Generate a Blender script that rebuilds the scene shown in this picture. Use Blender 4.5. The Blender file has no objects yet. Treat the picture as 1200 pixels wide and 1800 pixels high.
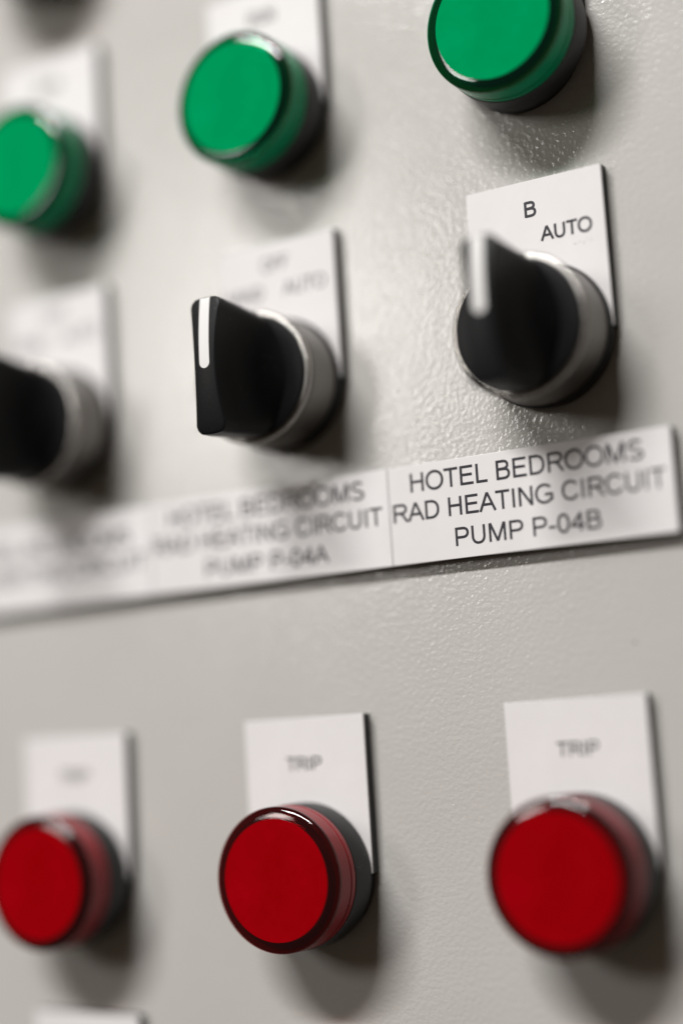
import bpy, bmesh, math, random
from mathutils import Matrix, Vector
random.seed(4)
S = 0.001                       # everything below is measured in millimetres on the panel
scene = bpy.context.scene
COL = scene.collection
PI = math.pi

# ------------------------------------------------------------------ camera
W2C = Matrix(((0.85927255, -0.06135826, -0.50782463),
              (0.12222637, 0.98865000, 0.08736070),
              (0.49670052, -0.13713621, 0.85701940)))
cam_d = bpy.data.cameras.new('camera')
cam = bpy.data.objects.new('camera', cam_d); COL.objects.link(cam)
m = W2C.transposed().to_4x4()
m.translation = Vector((196.709, -54.494, 318.610)) * S
cam.matrix_world = m
cam_d.sensor_fit = 'VERTICAL'; cam_d.sensor_height = 36.0; cam_d.sensor_width = 24.0
cam_d.lens = 2910.6 / 1800 * 36
cam_d.clip_start = 0.01; cam_d.clip_end = 20
cam_d.dof.use_dof = True
cam_d.dof.focus_distance = 0.3520
cam_d.dof.aperture_fstop = 1.6
scene.camera = cam

# ------------------------------------------------------------------ light
world = bpy.data.worlds.new('World'); scene.world = world
world.use_nodes = True
bg = world.node_tree.nodes['Background']
bg.inputs[0].default_value = (1.0, 0.80, 0.60, 1)
bg.inputs[1].default_value = 0.055

def area(name, d, sx, sy, power, col, roll=0.0):
    l = bpy.data.lights.new(name, 'AREA'); l.shape = 'RECTANGLE'
    l.size = sx; l.size_y = sy; l.energy = power; l.color = col
    o = bpy.data.objects.new(name, l); COL.objects.link(o)
    o.location = d
    o.rotation_euler = (-Vector(d)).to_track_quat('-Z', 'Y').to_euler()
    return o
    return o
# long ceiling tube above the panel
tube = area('ceiling_tube', (-0.34, 1.36, 1.36), 1.0, 0.14, 49.5, (1.0, 0.985, 0.97))
tube.rotation_euler = (math.radians(-45), 0, 0)
# broad pale window behind and to the left of the camera
area('window_light', (-1.00, 0.52, 1.62), 0.44, 0.36, 7.4, (1.0, 0.965, 0.92))

scene.view_settings.view_transform = 'Standard'
scene.view_settings.look = 'None'
scene.view_settings.exposure = 0.0
scene.view_settings.gamma = 1.0
scene.view_settings.use_curve_mapping = False
scene.render.engine = 'CYCLES'
scene.cycles.use_denoising = True
scene.cycles.max_bounces = 8
scene.cycles.transparent_max_bounces = 12
scene.cycles.sample_clamp_indirect = 6

# ------------------------------------------------------------------ materials
def mat(name, col, rough=0.5, metal=0.0, spec=0.5, coat=0.0, coat_rough=0.05):
    mt = bpy.data.materials.new(name); mt.use_nodes = True
    b = mt.node_tree.nodes['Principled BSDF']
    b.inputs['Base Color'].default_value = (*col, 1)
    b.inputs['Roughness'].default_value = rough
    b.inputs['Metallic'].default_value = metal
    b.inputs['Specular IOR Level'].default_value = spec
    b.inputs['Coat Weight'].default_value = coat
    b.inputs['Coat Roughness'].default_value = coat_rough
    return mt
def N(mt, t, **kw):
    n = mt.node_tree.nodes.new(t)
    for k, v in kw.items():
        if k in n.inputs: n.inputs[k].default_value = v
        else: setattr(n, k, v)
    return n
def L(mt, a, b): mt.node_tree.links.new(a, b)
def coords(mt):
    return N(mt, 'ShaderNodeTexCoord').outputs['Object']
def noise(mt, co, scale, detail=2.0, rough=0.5):
    n = N(mt, 'ShaderNodeTexNoise'); n.inputs['Scale'].default_value = scale
    n.inputs['Detail'].default_value = detail; n.inputs['Roughness'].default_value = rough
    L(mt, co, n.inputs['Vector']); return n.outputs['Fac']
def ramp(mt, fac, p0, c0, p1, c1):
    r = N(mt, 'ShaderNodeValToRGB')
    e = r.color_ramp.elements
    e[0].position = p0; e[0].color = (*c0, 1); e[1].position = p1; e[1].color = (*c1, 1)
    L(mt, fac, r.inputs[0]); return r.outputs[0]
def bump(mt, h, dist, strength=1.0, normal=None):
    b = N(mt, 'ShaderNodeBump'); b.inputs['Distance'].default_value = dist
    b.inputs['Strength'].default_value = strength
    L(mt, h, b.inputs['Height'])
    if normal: L(mt, normal, b.inputs['Normal'])
    return b.outputs['Normal']
def bsdf(mt): return mt.node_tree.nodes['Principled BSDF']

# powder coated sheet steel with an orange-peel skin
M_PANEL = mat('powder_coat', (0.52, 0.50, 0.465), 0.27, spec=0.55)
co = coords(M_PANEL)
n1 = noise(M_PANEL, co, 980, 1.2, 0.45)
n2 = noise(M_PANEL, co, 1700, 0.5, 0.5)
n3 = noise(M_PANEL, co, 150, 1.0, 0.5)
nb = bump(M_PANEL, n1, 0.000098)
nb = bump(M_PANEL, n2, 0.000026, 1.0, nb)
nb = bump(M_PANEL, n3, 0.00004, 1.0, nb)
L(M_PANEL, nb, bsdf(M_PANEL).inputs['Normal'])
vs = N(M_PANEL, 'ShaderNodeTexVoronoi'); vs.inputs['Scale'].default_value = 55
L(M_PANEL, co, vs.inputs['Vector'])
speck = ramp(M_PANEL, vs.outputs['Distance'], 0.012, (1,)*3, 0.020, (0,)*3)
smask = ramp(M_PANEL, noise(M_PANEL, co, 45, 1), 0.50, (0,)*3, 0.56, (0.75,)*3)
sm = N(M_PANEL, 'ShaderNodeMath', operation='MULTIPLY'); L(M_PANEL, speck, sm.inputs[0]); L(M_PANEL, smask, sm.inputs[1])
smx = N(M_PANEL, 'ShaderNodeMix', data_type='RGBA'); L(M_PANEL, sm.outputs[0], smx.inputs[0])
L(M_PANEL, ramp(M_PANEL, noise(M_PANEL, co, 25, 4), 0.3, (0.502, 0.487, 0.462), 0.7, (0.530, 0.515, 0.490)), smx.inputs[6])
smx.inputs[7].default_value = (0.10, 0.09, 0.08, 1)
L(M_PANEL, smx.outputs[2], bsdf(M_PANEL).inputs['Base Color'])
L(M_PANEL, ramp(M_PANEL, noise(M_PANEL, co, 60, 3), 0.3, (0.15,)*3, 0.7, (0.19,)*3), bsdf(M_PANEL).inputs['Roughness'])

def plastic(name, col, rough, scale=4000, dist=0.00001, dust=0.0, **kw):
    mt = mat(name, col, rough, **kw)
    c = coords(mt)
    L(mt, bump(mt, noise(mt, c, scale, 2), dist), bsdf(mt).inputs['Normal'])
    if dust:
        v = N(mt, 'ShaderNodeTexVoronoi'); v.inputs['Scale'].default_value = 900
        v.inputs['Randomness'].default_value = 1.0
        L(mt, c, v.inputs['Vector'])
        k = ramp(mt, v.outputs['Distance'], 0.07, (1,)*3, 0.12, (0,)*3)
        msk = ramp(mt, noise(mt, c, 140, 2), 0.50, (0,)*3, 0.66, (1,)*3)
        mul = N(mt, 'ShaderNodeMath', operation='MULTIPLY'); L(mt, k, mul.inputs[0]); L(mt, msk, mul.inputs[1])
        mul2 = N(mt, 'ShaderNodeMath', operation='MULTIPLY'); L(mt, mul.outputs[0], mul2.inputs[0]); mul2.inputs[1].default_value = dust
        mx = N(mt, 'ShaderNodeMix', data_type='RGBA')
        L(mt, mul2.outputs[0], mx.inputs[0]); mx.inputs[6].default_value = (*col, 1); mx.inputs[7].default_value = (0.45, 0.43, 0.40, 1)
        L(mt, mx.outputs[2], bsdf(mt).inputs['Base Color'])
    return mt
M_WHITE = plastic('white_laminate', (0.73, 0.71, 0.71), 0.42, 2500, 0.000006, spec=0.35)
cw = coords(M_WHITE)
L(M_WHITE, ramp(M_WHITE, noise(M_WHITE, cw, 55, 5, 0.65), 0.3, (0.70, 0.675, 0.67), 0.7, (0.75, 0.73, 0.73)), bsdf(M_WHITE).inputs['Base Color'])
L(M_WHITE, ramp(M_WHITE, noise(M_WHITE, cw, 130, 4), 0.3, (0.36,)*3, 0.7, (0.50,)*3), bsdf(M_WHITE).inputs['Roughness'])
M_CORE = plastic('black_laminate', (0.012, 0.011, 0.013), 0.5)
M_INK = plastic('engraved_black', (0.025, 0.023, 0.03), 0.55, spec=0.3)
M_BLACK = plastic('black_plastic', (0.016, 0.016, 0.0165), 0.42, 2600, 0.00002, dust=0.6, spec=0.4)
M_KNOB = plastic('knob_plastic', (0.006, 0.006, 0.0065), 0.42, 1800, 0.00002, dust=0.25, spec=0.13)
M_LINE = plastic('white_inlay', (0.74, 0.73, 0.72), 0.5, spec=0.3)
M_STEEL = mat('satin_steel', (0.20, 0.19, 0.178), 0.38, 1.0)
cs = coords(M_STEEL)
L(M_STEEL, bump(M_STEEL, noise(M_STEEL, cs, 1600, 3), 0.00001), bsdf(M_STEEL).inputs['Normal'])
M_BRIGHT = mat('bright_steel', (0.42, 0.405, 0.385), 0.20, 1.0)
cb_ = coords(M_BRIGHT)
L(M_BRIGHT, bump(M_BRIGHT, noise(M_BRIGHT, cb_, 2200, 3, 0.6), 0.00009), bsdf(M_BRIGHT).inputs['Normal'])

def clear(name, body, tint, amount, rough=0.07, spec=0.6, ct=0.6):
    """moulded tinted clear plastic: partly lets coloured light straight through, partly scatters it"""
    mt = mat(name, body, rough, spec=spec, coat=ct, coat_rough=0.04)
    tr = N(mt, 'ShaderNodeBsdfTransparent'); tr.inputs[0].default_value = (*tint, 1)
    mx = N(mt, 'ShaderNodeMixShader'); mx.inputs[0].default_value = amount
    out = mt.node_tree.nodes['Material Output']
    L(mt, bsdf(mt).outputs[0], mx.inputs[1]); L(mt, tr.outputs[0], mx.inputs[2]); L(mt, mx.outputs[0], out.inputs[0])
    return mt
PAL = {
 'green': dict(face=plastic('green_diffuser', (0.000, 0.268, 0.072), 0.6, 3000, 0.000004, spec=0.0),
               rim=clear('green_clear_rim', (0.0, 0.020, 0.012), (0.02, 0.88, 0.58), 0.48),
               band=clear('green_clear_band', (0.0, 0.40, 0.18), (0.02, 0.90, 0.45), 0.25, 0.25, 0.2, 0.04),
               core=plastic('green_core', (0.0, 0.24, 0.10), 0.6)),
 'red': dict(face=plastic('red_diffuser', (0.262, 0.0004, 0.001), 0.6, 3000, 0.000004, spec=0.0),
             rim=clear('red_clear_rim', (0.024, 0.004, 0.005), (0.98, 0.08, 0.07), 0.46),
             band=clear('red_clear_band', (0.36, 0.030, 0.038), (0.95, 0.06, 0.05), 0.22, 0.28, 0.3, 0.10),
             core=plastic('red_core', (0.20, 0.006, 0.008), 0.6)),
}

for pk, (ca, cb) in {'green': ((0.0, 0.250, 0.080), (0.0, 0.298, 0.102)), 'red': ((0.250, 0.0004, 0.002), (0.310, 0.0008, 0.0045))}.items():
    mf = PAL[pk]['face']
    L(mf, ramp(mf, noise(mf, coords(mf), 90, 3, 0.6), 0.3, ca, 0.7, cb), bsdf(mf).inputs['Base Color'])
M_SMUDGE = plastic('grey_smudge', (0.50, 0.48, 0.47), 0.6)

# ------------------------------------------------------------------ mesh helpers
def obj(name, bm, material, parent=None, smooth=True, angle=35):
    me = bpy.data.meshes.new(name)
    bmesh.ops.recalc_face_normals(bm, faces=bm.faces)
    bmesh.ops.scale(bm, vec=(S, S, S), verts=bm.verts)
    bm.to_mesh(me); bm.free()
    me.materials.append(material)
    o = bpy.data.objects.new(name, me); COL.objects.link(o)
    if smooth:
        for p in me.polygons: p.use_smooth = True
        me.set_sharp_from_angle(angle=math.radians(angle))
    if parent: o.parent = parent
    return o
def lathe(prof, n=128, closed=False, rfun=None):
    """profile of (r, z) points revolved about z"""
    bm = bmesh.new(); rings = []
    for r, z in prof:
        if r < 1e-6: rings.append([bm.verts.new((0, 0, z))]); continue
        rings.append([bm.verts.new(((r if rfun is None else rfun(r, z, i)) * math.cos(2*PI*i/n), (r if rfun is None else rfun(r, z, i)) * math.sin(2*PI*i/n), z)) for i in range(n)])
    seq = list(zip(rings, rings[1:])) + ([(rings[-1], rings[0])] if closed else [])
    for a, b in seq:
        for i in range(n):
            j = (i+1) % n
            if len(a) == 1 and len(b) == 1: continue
            if len(a) == 1: bm.faces.new((a[0], b[i], b[j]))
            elif len(b) == 1: bm.faces.new((a[i], a[j], b[0]))
            else: bm.faces.new((a[i], a[j], b[j], b[i]))
    return bm
def arc(cx, cz, r, a0, a1, k=6):
    return [(cx + r*math.cos(math.radians(a0+(a1-a0)*i/k)), cz + r*math.sin(math.radians(a0+(a1-a0)*i/k))) for i in range(k+1)]
def prism(outline, z0, z1, bev=0.0):
    bm = bmesh.new()
    b = [bm.verts.new((x, y, z0)) for x, y in outline]
    t = [bm.verts.new((x, y, z1)) for x, y in outline]
    n = len(outline)
    top = bm.faces.new(t); bm.faces.new(list(reversed(b)))
    for i in range(n): bm.faces.new((b[i], b[(i+1) % n], t[(i+1) % n], t[i]))
    if bev > 0:
        bmesh.ops.bevel(bm, geom=list(top.edges), offset=bev, segments=2, affect='EDGES', profile=0.5)
    return bm
def thing(name, label, cat, loc, rz=0.0, group=None):
    o = bpy.data.objects.new(name, None); COL.objects.link(o)
    o.empty_display_size = 0.01
    o.location = Vector(loc) * S; o.rotation_euler = (0, 0, math.radians(rz))
    o['label'] = label; o['category'] = cat
    if group: o['group'] = group
    return o
def dup(root, loc, label, rz=0.0):
    r = root.copy(); COL.objects.link(r); r.location = Vector(loc) * S; r['label'] = label
    r.rotation_euler = (0, 0, math.radians(rz))
    for ch in list(root.children):
        c = ch.copy(); COL.objects.link(c); c.parent = r
        for g in list(ch.children):
            d = g.copy(); COL.objects.link(d); d.parent = c
    return r

def ell(cx, cy, rx, ry, a0, a1, k=14, sq=2.25):
    """slightly squared ellipse arc, degrees"""
    out = []
    for i in range(k+1):
        a = math.radians(a0 + (a1-a0)*i/k); c, d = math.cos(a), math.sin(a)
        out.append((cx + rx*math.copysign(abs(c)**(2/sq), c), cy + ry*math.copysign(abs(d)**(2/sq), d)))
    return out
# plain grotesque capitals: (advance, list of centre lines), cap height 1
w_ = 0.064
GLY = {
 ' ': (0.388, []),
 'A': (0.932, [[(0.03, 0), (0.466, 1.0-w_*.3)], [(0.902, 0), (0.466, 1.0-w_*.3)], [(0.17, 0.355), (0.76, 0.355)]]),
 'B': (0.932, [[(0.165, 0), (0.165, 1)], [(0.165, 1-w_), (0.50, 1-w_)] + ell(0.50, 0.745, 0.245, 0.191, 90, -90, 12)[1:] + [(0.165, 0.535)],
               [(0.165, 0.535), (0.53, 0.535)] + ell(0.53, 0.300, 0.275, 0.236, 90, -90, 12)[1:] + [(0.165, w_)]]),
 'C': (1.008, [ell(0.53, 0.5, 0.425, 0.455, 38, 330, 34, 2.1)]),
 'D': (1.008, [[(0.175, 0), (0.175, 1)], [(0.175, 1-w_), (0.44, 1-w_)] + ell(0.44, 0.5, 0.44, 0.436, 90, -90, 18)[1:] + [(0.175, w_)]]),
 'E': (0.932, [[(0.175, 0), (0.175, 1)], [(0.175, 1-w_), (0.85, 1-w_)], [(0.175, 0.525), (0.80, 0.525)], [(0.175, w_), (0.87, w_)]]),
 'F': (0.853, [[(0.175, 0), (0.175, 1)], [(0.175, 1-w_), (0.80, 1-w_)], [(0.175, 0.51), (0.72, 0.51)]]),
 'G': (1.087, [ell(0.545, 0.5, 0.45, 0.455, 42, 318, 32, 2.1) + [(0.965, 0.20), (0.965, 0.46)], [(0.58, 0.46), (1.02, 0.46)]]),
 'H': (1.008, [[(0.175, 0), (0.175, 1)], [(0.835, 0), (0.835, 1)], [(0.175, 0.535), (0.835, 0.535)]]),
 'I': (0.388, [[(0.196, 0), (0.196, 1)]]),
 'L': (0.777, [[(0.165, 0), (0.165, 1)], [(0.165, w_), (0.74, w_)]]),
 'M': (1.163, [[(0.165, 0), (0.165, 1)], [(1.0, 0), (1.0, 1)], [(0.19, 1.0), (0.583, 0.02)], [(0.975, 1.0), (0.583, 0.02)]]),
 'N': (1.008, [[(0.17, 0), (0.17, 1)], [(0.835, 0), (0.835, 1)], [(0.18, 0.98), (0.825, 0.02)]]),
 'O': (1.087, [ell(0.543, 0.5, 0.455, 0.455, 90, 450, 44, 2.1)]),
 'P': (0.932, [[(0.17, 0), (0.17, 1)], [(0.17, 1-w_), (0.54, 1-w_)] + ell(0.54, 0.695, 0.28, 0.241, 90, -90, 14)[1:] + [(0.17, 0.453)]]),
 'R': (1.008, [[(0.17, 0), (0.17, 1)], [(0.17, 1-w_), (0.60, 1-w_)] + ell(0.60, 0.715, 0.27, 0.221, 90, -90, 14)[1:] + [(0.17, 0.493)], [(0.50, 0.49), (0.63, 0.43), (0.94, 0.0)]]),
 'S': (0.932, [ell(0.46, 0.735, 0.31, 0.205, 25, 245, 20, 2.1) + [(0.55, 0.475)] + ell(0.46, 0.265, 0.345, 0.205, 62, -160, 20, 2.1)]),
 'T': (0.853, [[(0.427, 0), (0.427, 1)], [(0.02, 1-w_), (0.834, 1-w_)]]),
 'U': (1.008, [[(0.175, 1.0), (0.175, 0.42)] + ell(0.505, 0.42, 0.33, 0.372, 180, 360, 18)[1:] + [(0.835, 1.0)]]),
 '-': (0.465, [[(0.05, 0.36), (0.415, 0.36)]]),
 '0': (0.777, [ell(0.388, 0.495, 0.275, 0.45, 90, 450, 40, 2.2)]),
 '4': (0.777, [[(0.55, 0), (0.55, 0.99)], [(0.55, 0.93), (0.06, 0.29)], [(0.03, 0.295), (0.735, 0.295)]]),
}
def text_bm(lines, weight=0.14, z=0.0, thick=0.05):
    """lines: (string, x0, x1, baseline, cap height) -> one lettering mesh of raised strokes"""
    bm = bmesh.new(); q = 0
    for s, x0, x1, y0, cap in lines:
        pen = 0.0; strokes = []
        for ch in s:
            adv, ss = GLY[ch]
            strokes += [[(x+pen, y) for x, y in st] for st in ss]
            pen += adv
        xs = [x for st in strokes for x, _ in st]; a, b = min(xs)-weight/2, max(xs)+weight/2
        kx = (x1-x0)/(b-a)
        for st in strokes:
            q += 1
            pts = [Vector((x0+(x-a)*kx, y0+y*cap)) for x, y in st]
            closed = (pts[0]-pts[-1]).length < 1e-4
            if closed: pts = pts[:-1]
            h = weight*cap/2; n = len(pts); rows = []
            for i, p in enumerate(pts):
                if closed: d0, d1 = p-pts[i-1], pts[(i+1) % n]-p
                else:
                    d0 = p-pts[i-1] if i else pts[1]-p
                    d1 = pts[i+1]-p if i < n-1 else p-pts[i-1]
                d0 = d0.normalized(); d1 = d1.normalized()
                mi = Vector((-(d0+d1).y, (d0+d1).x)); mi = mi.normalized()
                k = 1/max(0.5, mi.dot(Vector((-d0.y, d0.x))))
                zz = z + thick + 0.0015*(q % 7)
                rows.append([bm.verts.new((*(p+mi*h*k), z)), bm.verts.new((*(p+mi*h*k), zz)), bm.verts.new((*(p-mi*h*k), zz)), bm.verts.new((*(p-mi*h*k), z))])
            for i in range(n if closed else n-1):
                r0, r1 = rows[i], rows[(i+1) % n]
                for j in range(4): bm.faces.new((r0[j], r1[j], r1[(j+1) % 4], r0[(j+1) % 4]))
            if not closed: bm.faces.new(rows[0]); bm.faces.new(list(reversed(rows[-1])))
    return bm

# ------------------------------------------------------------------ the panel
bm = bmesh.new()
bmesh.ops.create_cube(bm, size=1.0, matrix=Matrix.Translation((0, 20, -1.25)) @ Matrix.Diagonal((900, 1000, 2.5, 1)))
bmesh.ops.bevel(bm, geom=[e for e in bm.edges], offset=0.8, segments=3, affect='EDGES', profile=0.5)
panel = obj('control_panel', bm, M_PANEL)
panel['label'] = 'pale grey powder coated steel control panel behind all the switches and lamps'
panel['category'] = 'panel'

# ------------------------------------------------------------------ legend plates
P = 65.0
TH = 2.8            # plate thickness
PW = 31.1          # plate width
def plate_outline(w, top, r):
    """square top, bottom rounded to sit round the fitting (origin at the fitting's centre)"""
    pts = [(-w/2, top), (-w/2, 0)]
    pts += [(r*math.cos(math.radians(a)), r*math.sin(math.radians(a))) for a in range(182, 359, 4)]
    pts += [(w/2, 0), (w/2, top)]
    return pts
SH = (TH-1.9)/318.6
def plate(name, label, loc, top, lines, rz=0, group=None, outline=None, smudge=None, wt=0.14):
    loc = (loc[0] + (196.7-loc[0])*SH*0.6, loc[1] + (-54.5-loc[1]-(20 if top else 0))*SH, 0)
    t = thing(name, label, 'label', loc, rz, group)
    ol = outline or plate_outline(PW, top, 14.6)
    obj('core', prism(ol, 0.0, TH-0.25), M_CORE, t, smooth=False)
    inner = ol
    obj('face', prism(inner, TH-0.25, TH, 0.10), M_WHITE, t, smooth=False)
    if smudge:
        sb = bmesh.new()
        for k, (x, y, r) in enumerate(smudge):
            bmesh.ops.create_cone(sb, cap_ends=True, segments=7, radius1=r, radius2=r*0.8, depth=0.03, matrix=Matrix.Translation((x, y, TH+0.012)) @ Matrix.Rotation(k*1.3, 4, 'Z') @ Matrix.Diagonal((1.7, 0.8, 1, 1)))
        obj('smudge', sb, M_SMUDGE, t, smooth=False)
    if lines: obj('lettering', text_bm(lines, wt, z=TH), M_INK, t, smooth=False)
    return t
GL = 'legend plates above the fittings'
CG, CS, CR = 92.29, 27.0, -82.88
TG, TS, TR = 123.76-CG, 61.36-CS, -48.70-CR
run = lambda x: [('RUN', x-3.6, x+3.4, 115.0-CG, 3.2)]
plate('legend_plate', 'white plate reading RUN above the green lamp at the left edge', (-P-0.4, CG, 0), TG, run(0), 0, GL)
plate('legend_plate', 'white plate reading RUN above the middle green lamp', (0, CG, 0), TG, run(0), 0, GL)
plate('legend_plate', 'white plate behind the green lamp cut off at the top right', (P-1.4, CG, 0), TG, run(0), 0, GL)
auto = lambda: [('OFF', -4.0, 3.4, 54.6-CS, 3.3), ('AUTO', 1.6, 13.0, 48.3-CS, 3.3), ('HAND', -14.4, -4.0, 48.3-CS, 3.3)]
plate('legend_plate', 'blurred white plate behind the black switch at the left edge', (-P-0.5, CS, 0), TS-0.3, auto(), 0.6, GL, wt=0.105)
plate('legend_plate', 'white plate with blurred OFF and AUTO behind the middle switch', (0, CS, 0), TS, auto(), 0, GL, wt=0.105)
plate('legend_plate', 'white plate reading B and AUTO behind the right hand switch', (P, CS, 0), TS,
      [('B', -2.2, 0.5, 53.4-CS, 3.35), ('AUTO', 1.0, 12.7, 47.6-CS, 3.15)], 0, GL,
      smudge=[(8.6, 45.5-CS, 0.22), (9.6, 45.75-CS, 0.16), (10.5, 45.4-CS, 0.20), (11.3, 45.9-CS, 0.13), (12.2, 45.7-CS, 0.17)], wt=0.175)
trip = lambda a, b: [('TRIP', a, b, -60.25-CR, 2.9)]
plate('legend_plate', 'blurred white TRIP plate above the red lamp at the left edge', (-P-0.7, CR, 0), TR-0.4, trip(-4.9, 4.3), -0.5, GL)
plate('legend_plate', 'white TRIP plate with a sharp black right edge above the middle red lamp', (0, CR, 0), TR, trip(-5.0, 4.3), 0, GL)
plate('legend_plate', 'large white TRIP plate above the red lamp on the right', (P, CR, 0), TR, trip(-4.6, 4.7), 0, GL)
plate('legend_plate', 'top strip of a white plate just entering at the bottom left edge', (-P-0.7, CG-238.5, 0), TG+0.2, run(0), -1.2, GL)

# ------------------------------------------------------------------ long name plates in a row
SX, ST, SB = 25.51, 4.26, -17.26
def name_plate(k, label, lines, dx=0.0):
    x0 = SX + (k-1)*P + 0.13; x1 = SX + k*P - 0.13
    ol = [(x0, SB), (x1, SB), (x1, ST), (x0, ST)]
    cx = (x0+x1)/2
    ol = [(x-cx, y) for x, y in ol]
    lines = [(s, a-cx, b-cx, y, c) for s, a, b, y, c in lines]
    return plate('name_plate', label, (cx, 0, 0), 0, lines, 0, 'name plates butted in a row', ol)
name_plate(1, 'white name plate reading HOTEL BEDROOMS RAD HEATING CIRCUIT PUMP P-04B',
    [('HOTEL BEDROOMS', 31.1, 84.4, -1.75, 4.15), ('RAD HEATING CIRCUIT', 26.5, 88.9, -8.0, 4.05), ('PUMP P-04B', 41.1, 74.3, -14.6, 3.95)])
name_plate(0, 'white name plate with half blurred HOTEL BEDROOMS RAD HEATING CIRCUIT PUMP P-04A',
    [('HOTEL BEDROOMS', -33.9, 19.4, -1.75, 4.15), ('RAD HEATING CIRCUIT', -38.5, 23.9, -8.0, 4.05), ('PUMP P-04A', -23.9, 9.5, -14.6, 3.95)])
name_plate(-1, 'fully blurred white name plate at the left edge with two grey lines',
    [('HOTEL BEDROOMS', -98.9, -45.6, -4.2, 4.15), ('RAD HEATING CIRCUIT', -103.5, -41.1, -10.6, 4.05)])

# ------------------------------------------------------------------ pilot lamps
RL, RD, RB, ZF, ZB = 15.5, 12.98, 15.65, 16.9, 9.5
def lamp(colour, label, loc, group):
    t = thing('pilot_lamp', label, 'indicator lamp', loc, 0, group)
    pal = PAL[colour]
    # black bezel, sits on the plate
    obj('bezel', lathe([(0, TH), (RB-0.3, TH), (RB, TH+0.3), (RB, ZB-0.4), (RB-0.12, ZB-0.12), (RB-0.45, ZB), (0, ZB)]), M_BLACK, t)
    # clear side wall of the lens
    zt = ZF-1.6
    obj('lens_band', lathe([(RL-0.05, ZB+0.02), (RL, ZB+0.3), (RL, 11.0), (RL-0.18, 11.15), (RL-0.18, 11.4), (RL, 11.55), (RL, zt), (RL-1.5, zt), (RL-1.5, ZB+0.02)], closed=True), pal['band'], t)
    # rounded clear rim round the face
    R0 = 1.25
    prof = [(RL, zt+0.02)] + [(RD-0.9+(RL-RD+0.9)*math.cos(math.radians(a)), ZF+0.05-R0+R0*math.sin(math.radians(a))) for a in range(0, 76, 5)] + [(RD+0.02, ZF), (RD+0.02, ZF-1.2)] + [(RL-1.5, ZF-1.4), (RL-1.5, zt+0.02)]
    obj('lens_rim', lathe(prof, closed=True), pal['rim'], t)
    # matte diffuser face
    obj('lens_face', lathe([(0, ZF-0.9), (RD-0.02, ZF-0.9), (RD-0.0, ZF-0.02), (RD-0.06, ZF+0.03), (RD*0.6, ZF+0.07), (0, ZF+0.09)], 128), pal['face'], t)
    obj('lens_core', lathe([(0, ZB+0.05), (12.6, ZB+0.05), (12.4, 12.6), (0, 12.6)]), pal['core'], t)
    return t
GG, GR = 'green lamps', 'red lamps'
g = lamp('green', 'green lamp cut by the top edge above the right hand switch', (P, CG, 0), GG)
dup(g, (-0.2, CG-0.3, 0), 'green lamp in the middle of the top row, white glint on its rim')
dup(g, (-P+0.1, CG-1.3, 0), 'blurred green lamp cut by the left edge')
r = lamp('red', 'red lamp in the middle of the bottom row, in focus', (0, CR, 0), GR)
dup(r, (P-0.2, CR-0.3, 0), 'largest red lamp, at the lower right, slightly blurred')
dup(r, (-P-0.9, CR, 0), 'blurred red lamp cut by the left edge')
dup(r, (-P-0.2, CR+238.5, 0), 'dark underside of a lamp cut by the top left corner')

# ------------------------------------------------------------------ selector switches
def blade_bm():
    """waisted grip growing out of the round base: stacked closed outlines"""
    bm = bmesh.new()
    z0, z1 = 14.6, 31.7
    nz, ny = 30, 28
    rings = []
    for k in range(nz+1):
        t = k/nz; z = z0 + (z1-z0)*t
        Rz = 13.95 + 1.05*min(1, t*1.15)
        def hw(u):                               # u = -1..1 along the grip
            top = 2.75 + 1.15*abs(u)**2.0
            flare = (1-t)**3.4
            side = 8.2*(1-0.84*u*u)
            return top + side*flare + 0.10*(1-t)
        he = hw(1.0)
        ye = math.sqrt(max(Rz*Rz - he*he, 1))
        rc = 1.3                                  # rounded vertical corners
        pts = []
        for i in range(ny+1):                     # right side, top to bottom
            u = 1-2*i/ny
            y = u*(ye-rc*0.35)
            pts.append((hw(u) - (rc*0.35 if abs(u) > 0.999 else 0), y))
        na = 10
        for i in range(1, na):                    # bottom end arc
            x = (he-0.5)*(1-2*i/na)
            pts.append((x, -math.sqrt(Rz*Rz-x*x)))
        pts2 = [(-x, -y) for x, y in pts]
        allp = pts + pts2
        rings.append([bm.verts.new((x, y, z + (1.45*(1-(y/15)**2) if k == nz else 1.45*(1-(y/15)**2)*t))) for x, y in allp])
    n = len(rings[0])
    for a, b in zip(rings, rings[1:]):
        for i in range(n): bm.faces.new((a[i], a[(i+1) % n], b[(i+1) % n], b[i]))
    # top: rounded shoulder then cap strips between left and right sides
    last = rings[-1]
    def inset(ring, d, dz):
        return [bm.verts.new((v.co.x*(1-d/max(abs(v.co.x), 2.6)) if abs(v.co.x) > d else v.co.x*0.5, v.co.y*(1-d/15.0), v.co.z+dz)) for v in ring]
    r2 = inset(last, 0.22, 0.16); r3 = inset(r2, 0.30, 0.08)
    for a, b in ((last, r2), (r2, r3)):
        for i in range(n): bm.faces.new((a[i], a[(i+1) % n], b[(i+1) % n], b[i]))
    right = r3[:ny+1]; half = n//2
    left = r3[half:half+ny+1]
    for i in range(ny):
        bm.faces.new((right[i], right[i+1], left[ny-i-1], left[ny-i]))
    b_end = r3[ny:half+1]; bm.faces.new(b_end)
    t_end = r3[half+ny:] + [r3[0]]; bm.faces.new(t_end)
    bm.faces.new(list(reversed(rings[0])))
    return bm
def crown(y): return 31.7 + 1.45*(1-(y/15)**2) + 0.24
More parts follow.
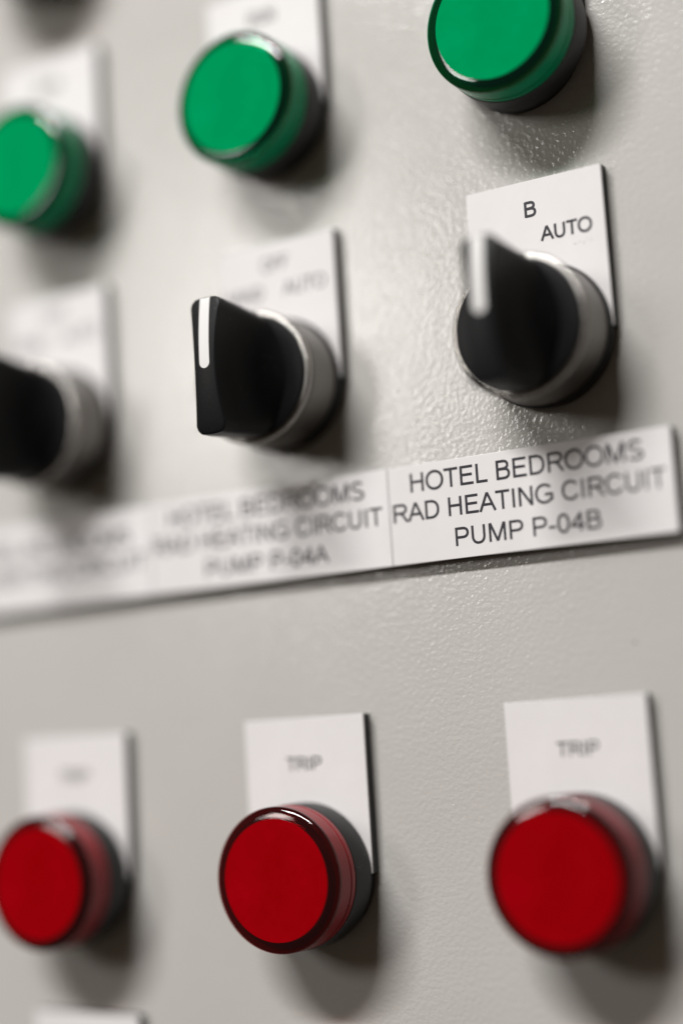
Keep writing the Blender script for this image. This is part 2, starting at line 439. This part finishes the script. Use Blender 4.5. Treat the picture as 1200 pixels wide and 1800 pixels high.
def line_bm():
    """white inlay running over the crowned front and a little way down the end"""
    bm = bmesh.new(); w = 1.28
    path = []
    for i in range(7):                            # rounded inner end
        a = math.radians(90*i/6)
        path.append((-0.9 + w - w*math.cos(a), w*math.sin(a)+0.001))
    for i in range(1, 15):
        path.append((0.38 + (14.45-0.38)*i/14, w))
    rows = []
    for y, h in path:
        z = crown(y) + 0.04
        rows.append((Vector((-h, y, z)), Vector((h, y, z))))
    for dy, dz in ((0.30, -0.12), (0.46, -0.34), (0.52, -0.9), (0.55, -2.0), (0.45, -5.0)):
        z = crown(14.45) + dz
        rows.append((Vector((-w, 14.45+dy, z)), Vector((w, 14.45+dy, z))))
    top = [(bm.verts.new(a), bm.verts.new(b)) for a, b in rows]
    bot = [(bm.verts.new(a - Vector((0, 0.5 if i > 20 else 0, 0.5))), bm.verts.new(b - Vector((0, 0.5 if i > 20 else 0, 0.5)))) for i, (a, b) in enumerate(rows)]
    for i in range(len(rows)-1):
        bm.faces.new((top[i][0], top[i][1], top[i+1][1], top[i+1][0]))
        bm.faces.new((bot[i][0], bot[i+1][0], bot[i+1][1], bot[i][1]))
        bm.faces.new((top[i][0], top[i+1][0], bot[i+1][0], bot[i][0]))
        bm.faces.new((top[i][1], bot[i][1], bot[i+1][1], top[i+1][1]))
    bm.faces.new((top[0][0], bot[0][0], bot[0][1], top[0][1]))
    bm.faces.new((top[-1][0], top[-1][1], bot[-1][1], bot[-1][0]))
    return bm
def switch(label, loc, group):
    t = thing('selector_switch', label, 'rotary switch', loc, 0, group)
    obj('gasket', lathe([(0, TH), (15.5, TH), (15.5, 3.6), (15.2, 3.9), (0, 3.9)]), M_BLACK, t)
    obj('collar', lathe([(0, 3.9), (14.75, 3.9), (14.95, 4.1), (14.95, 13.0), (14.75, 13.2), (0, 13.2)]), M_STEEL, t)
    nk = 120
    rf = lambda r, z, i: r + (0.10 if (i % 4) in (0, 1) else -0.10)*min(1, max(0, (r-14.15)/0.4))
    obj('knurled_ring', lathe([(13.6, 13.2), (14.8, 13.2), (14.95, 13.45)] + arc(14.3, 14.65, 0.70, 0, 90, 9) + [(13.6, 15.4)], 4*nk, True, rf), M_BRIGHT, t, angle=25)
    kn = obj('knob', lathe([(0, 13.4), (13.95, 13.4), (14.05, 15.5), (13.9, 15.8), (13.4, 15.95), (10.5, 15.9), (8.0, 15.7), (0, 15.7)], 160), M_KNOB, t)
    obj('grip', blade_bm(), M_KNOB, kn, angle=40)
    obj('indicator_line', line_bm(), M_LINE, kn)
    return t
GS = 'selector switches'
s = switch('black rotary switch in the middle, sharp, with a thin white line', (0, CS, 0), GS)
dup(s, (P, CS, 0), 'black rotary switch on the right before the B and AUTO plate')
dup(s, (-P-0.3, CS-0.7, 0), 'blurred black rotary switch cut by the left edge')
